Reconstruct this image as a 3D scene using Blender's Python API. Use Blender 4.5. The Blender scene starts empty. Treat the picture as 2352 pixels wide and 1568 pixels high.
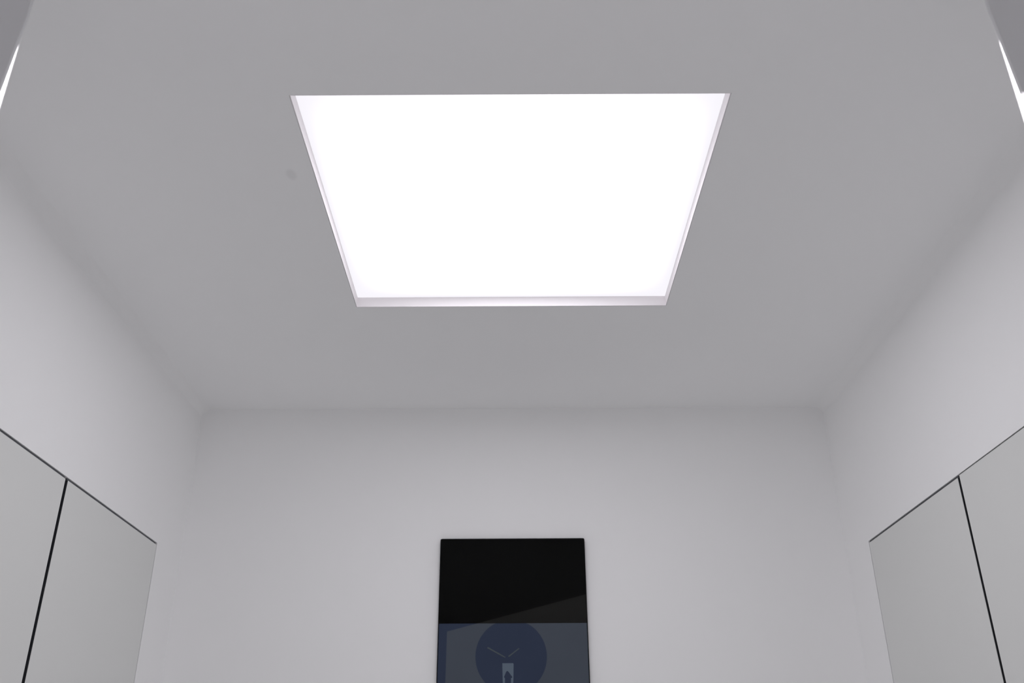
import bpy, bmesh, math
from mathutils import Vector, Matrix

scene = bpy.context.scene
col = scene.collection

# ------------------------------------------------------------------ camera
ZC = 1.53                       # camera height above the floor
CEIL = 2.40                     # ceiling height
F_PX, PITCH, YAW, ROLL = 2144.1, 0.4598, 0.0005, -0.0054
fw = Vector((math.sin(YAW) * math.cos(PITCH), math.cos(YAW) * math.cos(PITCH), math.sin(PITCH)))
rt = fw.cross(Vector((0, 0, 1))).normalized()
up = rt.cross(fw)
rt2 = math.cos(ROLL) * rt + math.sin(ROLL) * up
up2 = -math.sin(ROLL) * rt + math.cos(ROLL) * up
cam_data = bpy.data.cameras.new('camera')
cam_data.sensor_fit = 'HORIZONTAL'
cam_data.sensor_width = 36.0
cam_data.lens = F_PX / 2352 * 36.0
cam_data.clip_start = 0.02
cam_data.dof.use_dof = True
cam_data.dof.focus_distance = 1.6
cam_data.dof.aperture_fstop = 6.5
cam = bpy.data.objects.new('camera', cam_data)
m = Matrix((rt2, up2, -fw)).transposed().to_4x4()
m.translation = Vector((0, 0, ZC))
cam.matrix_world = m
col.objects.link(cam)
scene.camera = cam

# ------------------------------------------------------------------ world, exposure
world = bpy.data.worlds.new('world')
world.use_nodes = True
world.node_tree.nodes['Background'].inputs[0].default_value = (0.02, 0.02, 0.022, 1)
scene.world = world
scene.view_settings.view_transform = 'Standard'
scene.view_settings.look = 'None'
scene.view_settings.gamma = 1.0
scene.view_settings.use_curve_mapping = False
scene.view_settings.exposure = 0.02
scene.cycles.max_bounces = 20
scene.cycles.diffuse_bounces = 20
scene.cycles.adaptive_threshold = 0.09
scene.cycles.use_light_tree = False

PANEL_PEAK = 8.5                # how much brighter the middle of the light panel is than its rim
PANEL_RIM = 0.95
PANEL_TINT = (0.985, 0.962, 1.02)
LAMP_GLOW = 3.2  # guessed light boxes; glow raised to help brighten the ceiling

# ------------------------------------------------------------------ materials
def principled(name, rgb, rough=0.6, spec=0.5, metal=0.0, emit=None, emit_strength=0.0):
    mt = bpy.data.materials.new(name)
    mt.use_nodes = True
    b = mt.node_tree.nodes['Principled BSDF']
    b.inputs['Base Color'].default_value = (*rgb, 1)
    b.inputs['Roughness'].default_value = rough
    b.inputs['Specular IOR Level'].default_value = spec
    b.inputs['Metallic'].default_value = metal
    if emit:
        b.inputs['Emission Color'].default_value = (*emit, 1)
        b.inputs['Emission Strength'].default_value = emit_strength
    return mt

def matte(name):
    mt = bpy.data.materials.new(name)
    mt.use_nodes = True
    nt = mt.node_tree
    nt.nodes.remove(nt.nodes['Principled BSDF'])
    d = nt.nodes.new('ShaderNodeBsdfDiffuse')
    nt.links.new(d.outputs[0], nt.nodes['Material Output'].inputs['Surface'])
    return mt

def mottled(mt, rgb_a, rgb_b, scale, bump=0.0, bump_scale=200.0):
    nt = mt.node_tree
    b = nt.nodes.get('Principled BSDF') or nt.nodes['Diffuse BSDF']
    base = b.inputs[0]
    tc = nt.nodes.new('ShaderNodeTexCoord')
    nz = nt.nodes.new('ShaderNodeTexNoise')
    nz.inputs['Scale'].default_value = scale
    nz.inputs['Detail'].default_value = 1
    mx = nt.nodes.new('ShaderNodeMix'); mx.data_type = 'RGBA'
    mx.inputs[6].default_value = (*rgb_a, 1)
    mx.inputs[7].default_value = (*rgb_b, 1)
    nt.links.new(tc.outputs['Object'], nz.inputs['Vector'])
    nt.links.new(nz.outputs['Fac'], mx.inputs[0])
    nt.links.new(mx.outputs[2], base)
    if bump:
        n2 = nt.nodes.new('ShaderNodeTexNoise')
        n2.inputs['Scale'].default_value = bump_scale
        bp = nt.nodes.new('ShaderNodeBump')
        bp.inputs['Strength'].default_value = bump
        bp.inputs['Distance'].default_value = 0.001
        nt.links.new(tc.outputs['Object'], n2.inputs['Vector'])
        nt.links.new(n2.outputs['Fac'], bp.inputs['Height'])
        nt.links.new(bp.outputs['Normal'], b.inputs['Normal'])
    return tc, mx

M_wall = matte('wall_paint')
mottled(M_wall, (0.917, 0.917, 0.917), (0.923, 0.923, 0.923), 3.0)
M_ceil = matte('ceiling_paint')
tc, mx = mottled(M_ceil, (0.922, 0.923, 0.924), (0.928, 0.929, 0.930), 2.0)
# one small round smudge on the ceiling paint
nt = M_ceil.node_tree
geo = nt.nodes.new('ShaderNodeNewGeometry')
sub = nt.nodes.new('ShaderNodeVectorMath'); sub.operation = 'DISTANCE'
sub.inputs[1].default_value = (-0.338, 1.174 * 0.55, CEIL)
sq = nt.nodes.new('ShaderNodeVectorMath'); sq.operation = 'MULTIPLY'
sq.inputs[1].default_value = (1.0, 0.55, 1.0)
mr = nt.nodes.new('ShaderNodeMapRange'); mr.interpolation_type = 'SMOOTHSTEP'
mr.inputs['From Min'].default_value = 0.004
mr.inputs['From Max'].default_value = 0.0105
mr.inputs['To Min'].default_value = 1.0
mr.inputs['To Max'].default_value = 0.0
sm = nt.nodes.new('ShaderNodeMix'); sm.data_type = 'RGBA'
sm.inputs[7].default_value = (0.85, 0.85, 0.853, 1)
nt.links.new(geo.outputs['Position'], sq.inputs[0])
nt.links.new(sq.outputs[0], sub.inputs[0])
nt.links.new(sub.outputs['Value'], mr.inputs['Value'])
nt.links.new(mr.outputs['Result'], sm.inputs[0])
nt.links.new(mx.outputs[2], sm.inputs[6])
nt.links.new(sm.outputs[2], nt.nodes['Diffuse BSDF'].inputs[0])

M_floor = matte('floor_vinyl')
mottled(M_floor, (0.905, 0.905, 0.905), (0.915, 0.915, 0.915), 6.0)
M_door = principled('door_lacquer', (0.77, 0.78, 0.77), 0.38, 0.3)
mottled(M_door, (0.745, 0.753, 0.736), (0.751, 0.759, 0.742), 2.5)
M_edge = principled('black_laminate_core', (0.035, 0.036, 0.042), 0.6, 0.3)
mottled(M_edge, (0.032, 0.033, 0.038), (0.04, 0.041, 0.048), 40.0)
M_carcass = principled('carcass_board', (0.10, 0.105, 0.115), 0.7)
mottled(M_carcass, (0.09, 0.095, 0.105), (0.12, 0.125, 0.135), 20.0)
M_frame = principled('light_frame_metal', (0.72, 0.695, 0.71), 0.55, 0.3)
mottled(M_frame, (0.83, 0.80, 0.815), (0.84, 0.81, 0.825), 30.0)
M_shield = principled('shield_metal', (0.5, 0.5, 0.52), 0.55, 0.3)
mottled(M_shield, (0.585, 0.587, 0.60), (0.595, 0.597, 0.61), 40.0)
M_house = principled('lamp_housing', (0.75, 0.75, 0.75), 0.6)
mottled(M_house, (0.74, 0.74, 0.74), (0.76, 0.76, 0.76), 20.0)
M_glow = principled('guessed_lamp_diffuser', (0.8, 0.79, 0.8), 0.5, 0.3, 0, (1.0, 0.955, 0.985), LAMP_GLOW)
mottled(M_glow, (0.8, 0.79, 0.8), (0.82, 0.81, 0.82), 20.0)

# ceiling panel: opal sheet, brightest over the lamps in its middle
M_panel = bpy.data.materials.new('opal_diffuser')
M_panel.use_nodes = True
nt = M_panel.node_tree
for n in list(nt.nodes):
    nt.nodes.remove(n)
out = nt.nodes.new('ShaderNodeOutputMaterial')
em = nt.nodes.new('ShaderNodeEmission')
tc = nt.nodes.new('ShaderNodeTexCoord')
sep = nt.nodes.new('ShaderNodeSeparateXYZ')
nt.links.new(tc.outputs['Generated'], sep.inputs[0])
def mnode(op, a, b=None):
    n = nt.nodes.new('ShaderNodeMath'); n.operation = op
    for i, v in enumerate((a, b)):
        if v is None:
            continue
        if isinstance(v, (int, float)):
            n.inputs[i].default_value = v
        else:
            nt.links.new(v, n.inputs[i])
    return n.outputs[0]
def hump(s):                    # 4 t (1 - t)
    return mnode('MULTIPLY', mnode('MULTIPLY', s, mnode('SUBTRACT', 1.0, s)), 4.0)
g = mnode('POWER', mnode('MULTIPLY', hump(sep.outputs[0]), hump(sep.outputs[1])), 1.6)
st = mnode('ADD', mnode('MULTIPLY', g, PANEL_PEAK), PANEL_RIM)
em.inputs['Color'].default_value = (*PANEL_TINT, 1)
nt.links.new(st, em.inputs['Strength'])
nt.links.new(em.outputs[0], out.inputs['Surface'])

# display
M_glass = principled('black_glass', (0.0032, 0.0032, 0.0032), 0.08, 0.06)
mottled(M_glass, (0.0040, 0.0041, 0.0039), (0.0044, 0.0044, 0.0043), 5.0)
M_case = principled('display_case', (0.004, 0.004, 0.0045), 0.4, 0.1)
mottled(M_case, (0.0038, 0.0038, 0.0042), (0.0042, 0.0042, 0.0046), 30.0)
def screen_mat(name, rgb, var=0.06):
    mt = principled(name, (0.002, 0.002, 0.002), 0.12, 0.06, 0, rgb, 1.0)
    nt = mt.node_tree
    tc = nt.nodes.new('ShaderNodeTexCoord')
    nz = nt.nodes.new('ShaderNodeTexNoise'); nz.inputs['Scale'].default_value = 12.0
    mx = nt.nodes.new('ShaderNodeMix'); mx.data_type = 'RGBA'
    mx.inputs[6].default_value = (*[c * (1 - var) for c in rgb], 1)
    mx.inputs[7].default_value = (*[c * (1 + var) for c in rgb], 1)
    nt.links.new(tc.outputs['Object'], nz.inputs['Vector'])
    nt.links.new(nz.outputs['Fac'], mx.inputs[0])
    nt.links.new(mx.outputs[2], nt.nodes['Principled BSDF'].inputs['Emission Color'])
    mt.cycles.emission_sampling = 'NONE'
    return mt
M_scr_dark = screen_mat('screen_dark_blue', (0.0205, 0.0270, 0.0480))
M_scr_light = screen_mat('screen_slate', (0.0410, 0.0475, 0.0620))
M_scr_hand = screen_mat('screen_hand', (0.046, 0.055, 0.062))
M_scr_plate = screen_mat('screen_pale', (0.068, 0.086, 0.115))
M_sheen = principled('glass_reflection', (0.0095, 0.0095, 0.0090), 0.08, 0.06)  # slanted reflection on the black glass, put into its base colour
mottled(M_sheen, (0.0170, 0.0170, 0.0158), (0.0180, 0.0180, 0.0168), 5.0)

# ------------------------------------------------------------------ helpers
def add_box(bm, x0, x1, y0, y1, z0, z1):
    v = [bm.verts.new(p) for p in ((x0, y0, z0), (x1, y0, z0), (x1, y1, z0), (x0, y1, z0),
                                   (x0, y0, z1), (x1, y0, z1), (x1, y1, z1), (x0, y1, z1))]
    for f in ((3, 2, 1, 0), (4, 5, 6, 7), (0, 1, 5, 4), (1, 2, 6, 5), (2, 3, 7, 6), (3, 0, 4, 7)):
        bm.faces.new([v[i] for i in f])

def add_prism_y(bm, pts, y0, y1):
    """outline pts (x, z), extruded from y0 (front) to y1 (back)"""
    a = [bm.verts.new((x, y0, z)) for x, z in pts]
    b = [bm.verts.new((x, y1, z)) for x, z in pts]
    n = len(pts)
    bm.faces.new(a)
    bm.faces.new(b[::-1])
    for i in range(n):
        j = (i + 1) % n
        bm.faces.new((a[j], a[i], b[i], b[j]))

def obj(name, bm, mat, parent=None, bevel=0.0, seg=2):
    if bevel:
        bmesh.ops.bevel(bm, geom=list(bm.edges), offset=bevel, segments=seg, affect='EDGES', clamp_overlap=True)
    bmesh.ops.recalc_face_normals(bm, faces=bm.faces)
    me = bpy.data.meshes.new(name)
    bm.to_mesh(me)
    bm.free()
    if isinstance(mat, (list, tuple)):
        for k in mat:
            me.materials.append(k)
    else:
        me.materials.append(mat)
    o = bpy.data.objects.new(name, me)
    col.objects.link(o)
    if parent:
        o.parent = parent
        o.matrix_parent_inverse = Matrix.Translation(-parent.location)
    return o

def box(name, dims, mat, parent=None, bevel=0.0, seg=2):
    bm = bmesh.new()
    add_box(bm, *dims)
    return obj(name, bm, mat, parent, bevel, seg)

def lit_faces(o, dark, test):
    """only the faces that pass the test glow, the others take the second material"""
    o.data.materials.append(dark)
    for p_ in o.data.polygons:
        p_.material_index = 0 if test(p_.normal) else 1

def thing(name, label, cat, loc, group=None):
    o = bpy.data.objects.new(name, None)
    o.empty_display_size = 0.05
    o.location = loc
    col.objects.link(o)
    o['label'] = label
    o['category'] = cat
    if group:
        o['group'] = group
    return o

def struct(o, label=None):
    o['kind'] = 'structure'
    if label:
        o['label'] = label
    return o

# ------------------------------------------------------------------ room
XL, XR, D, YB = -0.7602, 0.7626, 2.129, -1.15
T = 0.06
PX0, PX1, PY0, PY1 = -0.3028, 0.3027, 0.994, 1.6032      # light panel opening
YFAR = {-1: 1.9772, 1: 1.9815}                            # far edge of the far door
YGAP = {-1: 1.5316, 1: 1.5349}                            # joint between the doors
ZTOP = {-1: ZC + 0.4999, 1: ZC + 0.4971}                  # top edge of the doors
YNEAR = {-1: 1.080, 1: 1.083}
ZPL = 0.10
MARGIN = 0.004

struct(box('floor', (XL - 0.5, XR + 0.5, YB - T, D + T, -0.05, 0.0), M_floor), 'pale floor of the small room')

bm = bmesh.new()                                          # ceiling slab with the recess opening
E = 0.5
x = [XL - E, PX0, PX1, XR + E]
y = [YB - T, PY0, PY1, D + T]
for i in range(3):
    for j in range(3):
        if (i, j) != (1, 1):
            add_box(bm, x[i], x[i + 1], y[j], y[j + 1], CEIL, CEIL + 0.08)
bmesh.ops.remove_doubles(bm, verts=bm.verts, dist=1e-6)
dead = [f for f in bm.faces if any(g is not f and (g.calc_center_median() - f.calc_center_median()).length < 1e-5 for e in f.edges for g in e.link_faces)]
bmesh.ops.delete(bm, geom=list(set(dead)), context='FACES')
struct(obj('ceiling', bm, M_ceil), 'smooth off-white ceiling with a square light recess')

struct(box('wall_back', (XL - T, XR + T, D, D + T, 0, CEIL), M_wall), 'white back wall with the black display')
struct(box('wall_front', (XL - T, XR + T, YB - T, YB, 0, CEIL), M_wall), 'white wall opposite the display')

for s, X, nm in ((-1, XL, 'wall_left'), (1, XR, 'wall_right')):
    x0, x1 = (X - T, X) if s < 0 else (X, X + T)
    ya, yb = YNEAR[s] - MARGIN, YFAR[s] + MARGIN * 0.6
    zt = ZTOP[s] + MARGIN
    bm = bmesh.new()
    yy = [YB, ya, yb, D]
    zz = [0, ZPL, zt, CEIL]
    for i in range(3):
        for j in range(3):
            if (i, j) != (1, 1):
                add_box(bm, x0, x1, yy[i], yy[i + 1], zz[j], zz[j + 1])
    bmesh.ops.remove_doubles(bm, verts=bm.verts, dist=1e-6)
    dead = [f for f in bm.faces if any(g is not f and (g.calc_center_median() - f.calc_center_median()).length < 1e-5 for e in f.edges for g in e.link_faces)]
    bmesh.ops.delete(bm, geom=list(set(dead)), context='FACES')
    struct(obj(nm, bm, M_wall), 'white %s wall with two flush cabinet doors' % ('left' if s < 0 else 'right'))

# soft plaster cove where the side walls meet the ceiling
for s, X, nm in ((-1, XL, 'trim_1'), (1, XR, 'trim_2')):
    RC, NC = 0.024, 20
    bm = bmesh.new()
    for y0, y1 in ((YB + 0.0005, 0.6865), (0.7365, D)):
        prof = []
        for i in range(NC + 1):
            a = math.pi / 2 * i / NC
            prof.append((X - s * RC * (1 - math.sin(a)) + s * 0.0003, CEIL - RC * (1 - math.cos(a)) + 0.0003))
        a_ = [bm.verts.new((px, y0, pz)) for px, pz in prof]
        b_ = [bm.verts.new((px, y1, pz)) for px, pz in prof]
        for i in range(NC):
            bm.faces.new((a_[i], a_[i + 1], b_[i + 1], b_[i]))
    struct(obj(nm, bm, M_wall), 'soft white plaster cove between %s wall and ceiling' % ('left' if s < 0 else 'right'))

# ------------------------------------------------------------------ ceiling light
RW, RD = 0.0015, 0.021                                    # frame wall and recess depth
t = thing('ceiling_light_panel', 'large square glowing ceiling light panel recessed in the ceiling', 'ceiling light',
          ((PX0 + PX1) / 2, (PY0 + PY1) / 2, CEIL))
zb, zt = CEIL + 0.0002, CEIL + RD + 0.012
g_ = 0.0003
box('frame_rail', (PX0 + g_, PX0 + RW, PY0 + g_, PY1 - g_, zb, zt), M_frame, t)
box('frame_rail', (PX1 - RW, PX1 - g_, PY0 + g_, PY1 - g_, zb, zt), M_frame, t)
box('frame_rail', (PX0 + RW, PX1 - RW, PY0 + g_, PY0 + RW, zb, zt), M_frame, t)
box('frame_rail', (PX0 + RW, PX1 - RW, PY1 - RW, PY1 - g_, zb, zt), M_frame, t)
o = box('diffuser', (PX0 + RW, PX1 - RW, PY0 + RW, PY1 - RW, CEIL + RD, CEIL + RD + 0.008), M_panel, t)
lit_faces(o, M_frame, lambda n: n.z < -0.5)

# ------------------------------------------------------------------ flush cabinets
LAB = {(-1, 0): 'grey-white flush cabinet in the left wall, nearer the camera',
       (-1, 1): 'grey-white flush cabinet in the left wall, nearer the back wall',
       (1, 0): 'grey-white flush cabinet in the right wall, nearer the camera',
       (1, 1): 'grey-white flush cabinet in the right wall, nearer the back wall'}
DT = 0.019
for s, X in ((-1, XL), (1, XR)):
    gap = 0.0105 if s < 0 else 0.0080
    spans = ((YNEAR[s], YGAP[s] - gap * 0.5), (YGAP[s] + gap * 0.5, YFAR[s]))
    for k, (ya, yb) in enumerate(spans):
        ztop = ZTOP[s] + (0.0022 if (s > 0 and k == 0) else 0.0)
        xo = X - 0.4 if s < 0 else X + 0.4
        t = thing('flush_cabinet', LAB[(s, k)], 'cabinet', ((X + xo) / 2, (ya + yb) / 2, ZPL), 'flush cabinets in the side walls')
        xd = X + (-DT if s < 0 else DT)
        xb = xd + (-0.002 if s < 0 else 0.002)
        o = box('door', (min(X, xd), max(X, xd), ya, yb, ZPL + 0.004, ztop), M_door, t, 0.0008, 1)
        lit_faces(o, M_edge, lambda n: abs(n.x) > 0.5)
        # open-fronted carcass: back, two sides, top, bottom
        p = 0.018
        bm = bmesh.new()
        lo, hi = min(xb, xo), max(xb, xo)
        ca, cb, cz = (ya, yb + gap * 0.5 - 0.0002, ztop) if k == 0 else (ya - gap * 0.5 + 0.0002, yb, ztop)
        add_box(bm, lo, hi, ca, ca + p, ZPL + 0.002, cz)
        add_box(bm, lo, hi, cb - p, cb, ZPL + 0.002, cz)
        add_box(bm, lo, hi, ca + p, cb - p, cz - p, cz)
        add_box(bm, lo, hi, ca + p, cb - p, ZPL + 0.002, ZPL + 0.002 + p)
        if s < 0:
            add_box(bm, lo, lo + p, ca + p, cb - p, ZPL + 0.002 + p, cz - p)
        else:
            add_box(bm, hi - p, hi, ca + p, cb - p, ZPL + 0.002 + p, cz - p)
        # dark lining that closes the joints around the door
        def strip(y0, y1, z0, z1, rec):
            f0 = X + s * rec
            add_box(bm, min(f0, xb), max(f0, xb), y0, y1, z0, z1)
        strip(ya, yb, ztop + 0.0003, ZTOP[s] + MARGIN - 0.0002, 0.0025)
        if k == 1:
            strip(yb + 0.0003, YFAR[s] + MARGIN * 0.6 - 0.0002, ZPL + 0.004, ztop, 0.003)
            strip(YGAP[s] + 0.0001, YGAP[s] + gap * 0.5 - 0.0003, ZPL + 0.004, ztop, 0.007)
        else:
            strip(YGAP[s] - gap * 0.5 + 0.0003, YGAP[s] - 0.0001, ZPL + 0.004, ztop, 0.007)
        obj('carcass', bm, M_carcass, t)

# ------------------------------------------------------------------ black wall display
K = (D - 0.012) / D                                       # everything on the front face, 12 mm off the wall
def P(xx, zr):
    return (xx * K, ZC + zr * K)
YF = D - 0.012
DX0, DX1 = -0.1661 * K, 0.1655 * K
DZ1, DZ0 = ZC + 0.5483 * K, ZC - 0.20
t = thing('wall_display', 'tall narrow black glass display with a clock dial on the back wall', 'display', (0, D, DZ0))

def rounded(x0, x1, z0, z1, r, n=5):
    pts = []
    for cx, cz, a0 in ((x1 - r, z1 - r, 0), (x0 + r, z1 - r, 90), (x0 + r, z0 + r, 180), (x1 - r, z0 + r, 270)):
        for i in range(n + 1):
            a = math.radians(a0 + 90 * i / n)
            pts.append((cx + r * math.cos(a), cz + r * math.sin(a)))
    return pts
bm = bmesh.new(); add_prism_y(bm, rounded(DX0, DX1, DZ0, DZ1, 0.004), YF + 0.001, D - 0.0002)
obj('case', bm, M_case, t)
bm = bmesh.new(); add_prism_y(bm, rounded(DX0 + 0.0012, DX1 - 0.0012, DZ0 + 0.0012, DZ1 - 0.0012, 0.0035), YF, YF + 0.001)
glass = obj('glass', bm, M_glass, t)

# outlines on the front face
ZS = ZC + 0.3583 * K                                      # top of the lit screen
SX0, SX1 = DX0 + 0.0022, DX1 - 0.0022
SZ0 = DZ0 + 0.03
xa, za = P(-0.1458, 0.3414)                               # corner of the pale field, a slanted reflection put into the colour
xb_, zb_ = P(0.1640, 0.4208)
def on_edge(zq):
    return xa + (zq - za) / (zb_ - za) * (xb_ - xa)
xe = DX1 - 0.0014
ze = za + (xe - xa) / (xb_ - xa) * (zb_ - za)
L = 0.00012                                               # thickness of one printed layer
bm = bmesh.new()
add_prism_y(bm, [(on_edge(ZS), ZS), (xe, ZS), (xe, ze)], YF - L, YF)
o = obj('painted_reflection', bm, M_sheen, t); o['label'] = 'slightly paler slanted reflection painted on the glass'
bm = bmesh.new(); add_prism_y(bm, [(SX0, SZ0), (SX1, SZ0), (SX1, ZS), (SX0, ZS)], YF - L, YF)
scr = obj('screen', bm, M_scr_dark, t); scr['label'] = 'dim blue-grey lit screen'
bm = bmesh.new(); add_prism_y(bm, [(xa - 0.004, SZ0), (SX1, SZ0), (SX1, ZS), (on_edge(ZS), ZS), (xa, za)], YF - 2 * L, YF - L)
obj('pale_field', bm, M_scr_light, scr)
cx, cz = P(-0.0045, 0.2885)
R = 0.078 * K
pts = []
N = 72
for i in range(N):
    a = 2 * math.pi * i / N
    pts.append((cx + R * math.cos(a), min(cz + R * math.sin(a), ZS)))
clean = [p_ for i, p_ in enumerate(pts) if (Vector(p_) - Vector(pts[i - 1])).length > 1e-6]
bm = bmesh.new(); add_prism_y(bm, clean, YF - 3 * L, YF - 2 * L)
obj('clock_dial', bm, M_scr_dark, scr)
def hand(p0, p1, w0, w1):
    a, b = Vector(P(*p0)), Vector(P(*p1))
    d = (b - a).normalized(); n = Vector((-d.y, d.x))
    bm = bmesh.new()
    add_prism_y(bm, [tuple(a - n * w0), tuple(b - n * w1), tuple(b + n * w1), tuple(a + n * w0)], YF - 4 * L, YF - 3 * L)
    return obj('clock_hand', bm, M_scr_hand, scr)
hand((-0.0172, 0.2862), (-0.0562, 0.3072), 0.0011, 0.0015)
hand((-0.0100, 0.2880), (0.0130, 0.3050), 0.0013, 0.0010)
# pale plate with a dark arrow pointing up
bm = bmesh.new()
add_prism_y(bm, [P(-0.0215, 0.18), P(-0.0012, 0.18), P(0.0008, 0.272), P(-0.0002, 0.2742), P(-0.0238, 0.2742)], YF - 4 * L, YF - 3 * L)
obj('pale_plate', bm, M_scr_plate, scr)
bm = bmesh.new()
add_prism_y(bm, [P(-0.0188, 0.181), P(-0.0052, 0.181), P(-0.0050, 0.243), P(-0.0018, 0.2452), P(-0.0100, 0.2562), P(-0.0132, 0.2586),
                 P(-0.0158, 0.2562), P(-0.0202, 0.2455), P(-0.0180, 0.243)], YF - 5 * L, YF - 4 * L)
obj('arrow', bm, M_scr_dark, scr)

# ------------------------------------------------------------------ light boxes at the two side walls near the camera
LABL = {-1: 'white glowing light box with dark grey shield on the left wall',
        1: 'white glowing light box with dark grey shield on the right wall'}
for s, X, xe0, slack in ((-1, XL, 0.4875, 0.0), (1, XR, 0.4852, 0.0)):
    Y0, Y1 = 0.700, 0.735
    zbt = ZC + 0.36
    ztp = CEIL - 0.0005
    w = abs(X) - 0.0005
    t = thing('wall_light_box', LABL[s], 'wall lamp', (X, Y0, zbt), 'light boxes on the side walls')
    def sx(a, b):
        return (min(s * a, s * b), max(s * a, s * b))
    o = box('diffuser', (*sx(xe0, w), Y0 - 0.0015, Y0, zbt, ztp), M_glow, t)
    lit_faces(o, M_house, lambda n: n.y < -0.5)
    box('housing', (*sx(xe0 + 0.04, w), Y0, Y1, zbt, ztp), M_house, t)
    # shield: plate 6 mm in front, inner edge leaning away from the diffuser's edge
    k = 0.690 / 0.700
    zlow = ZC + 0.6103 * k
    z_of = lambda zr: ZC + zr * k
    e_low, e_up = (xe0 + 0.0064) * k, (xe0 + 0.0004) * k
    pts = [(s * e_low, zlow), (s * w, zlow), (s * w, ztp), (s * (e_up - 0.0002), ztp), (s * e_up, z_of(0.718))]
    if s > 0:
        pts = pts[::-1]
    bm = bmesh.new(); add_prism_y(bm, pts, 0.688, 0.692)
    obj('shield', bm, M_shield, t)
    for zz_ in (zlow + 0.05, ztp - 0.05):                 # stand-offs that carry the shield
        box('stand_off', (*sx(w - 0.08, w - 0.06), 0.692, 0.6985, zz_ - 0.01, zz_ + 0.01), M_house, t)
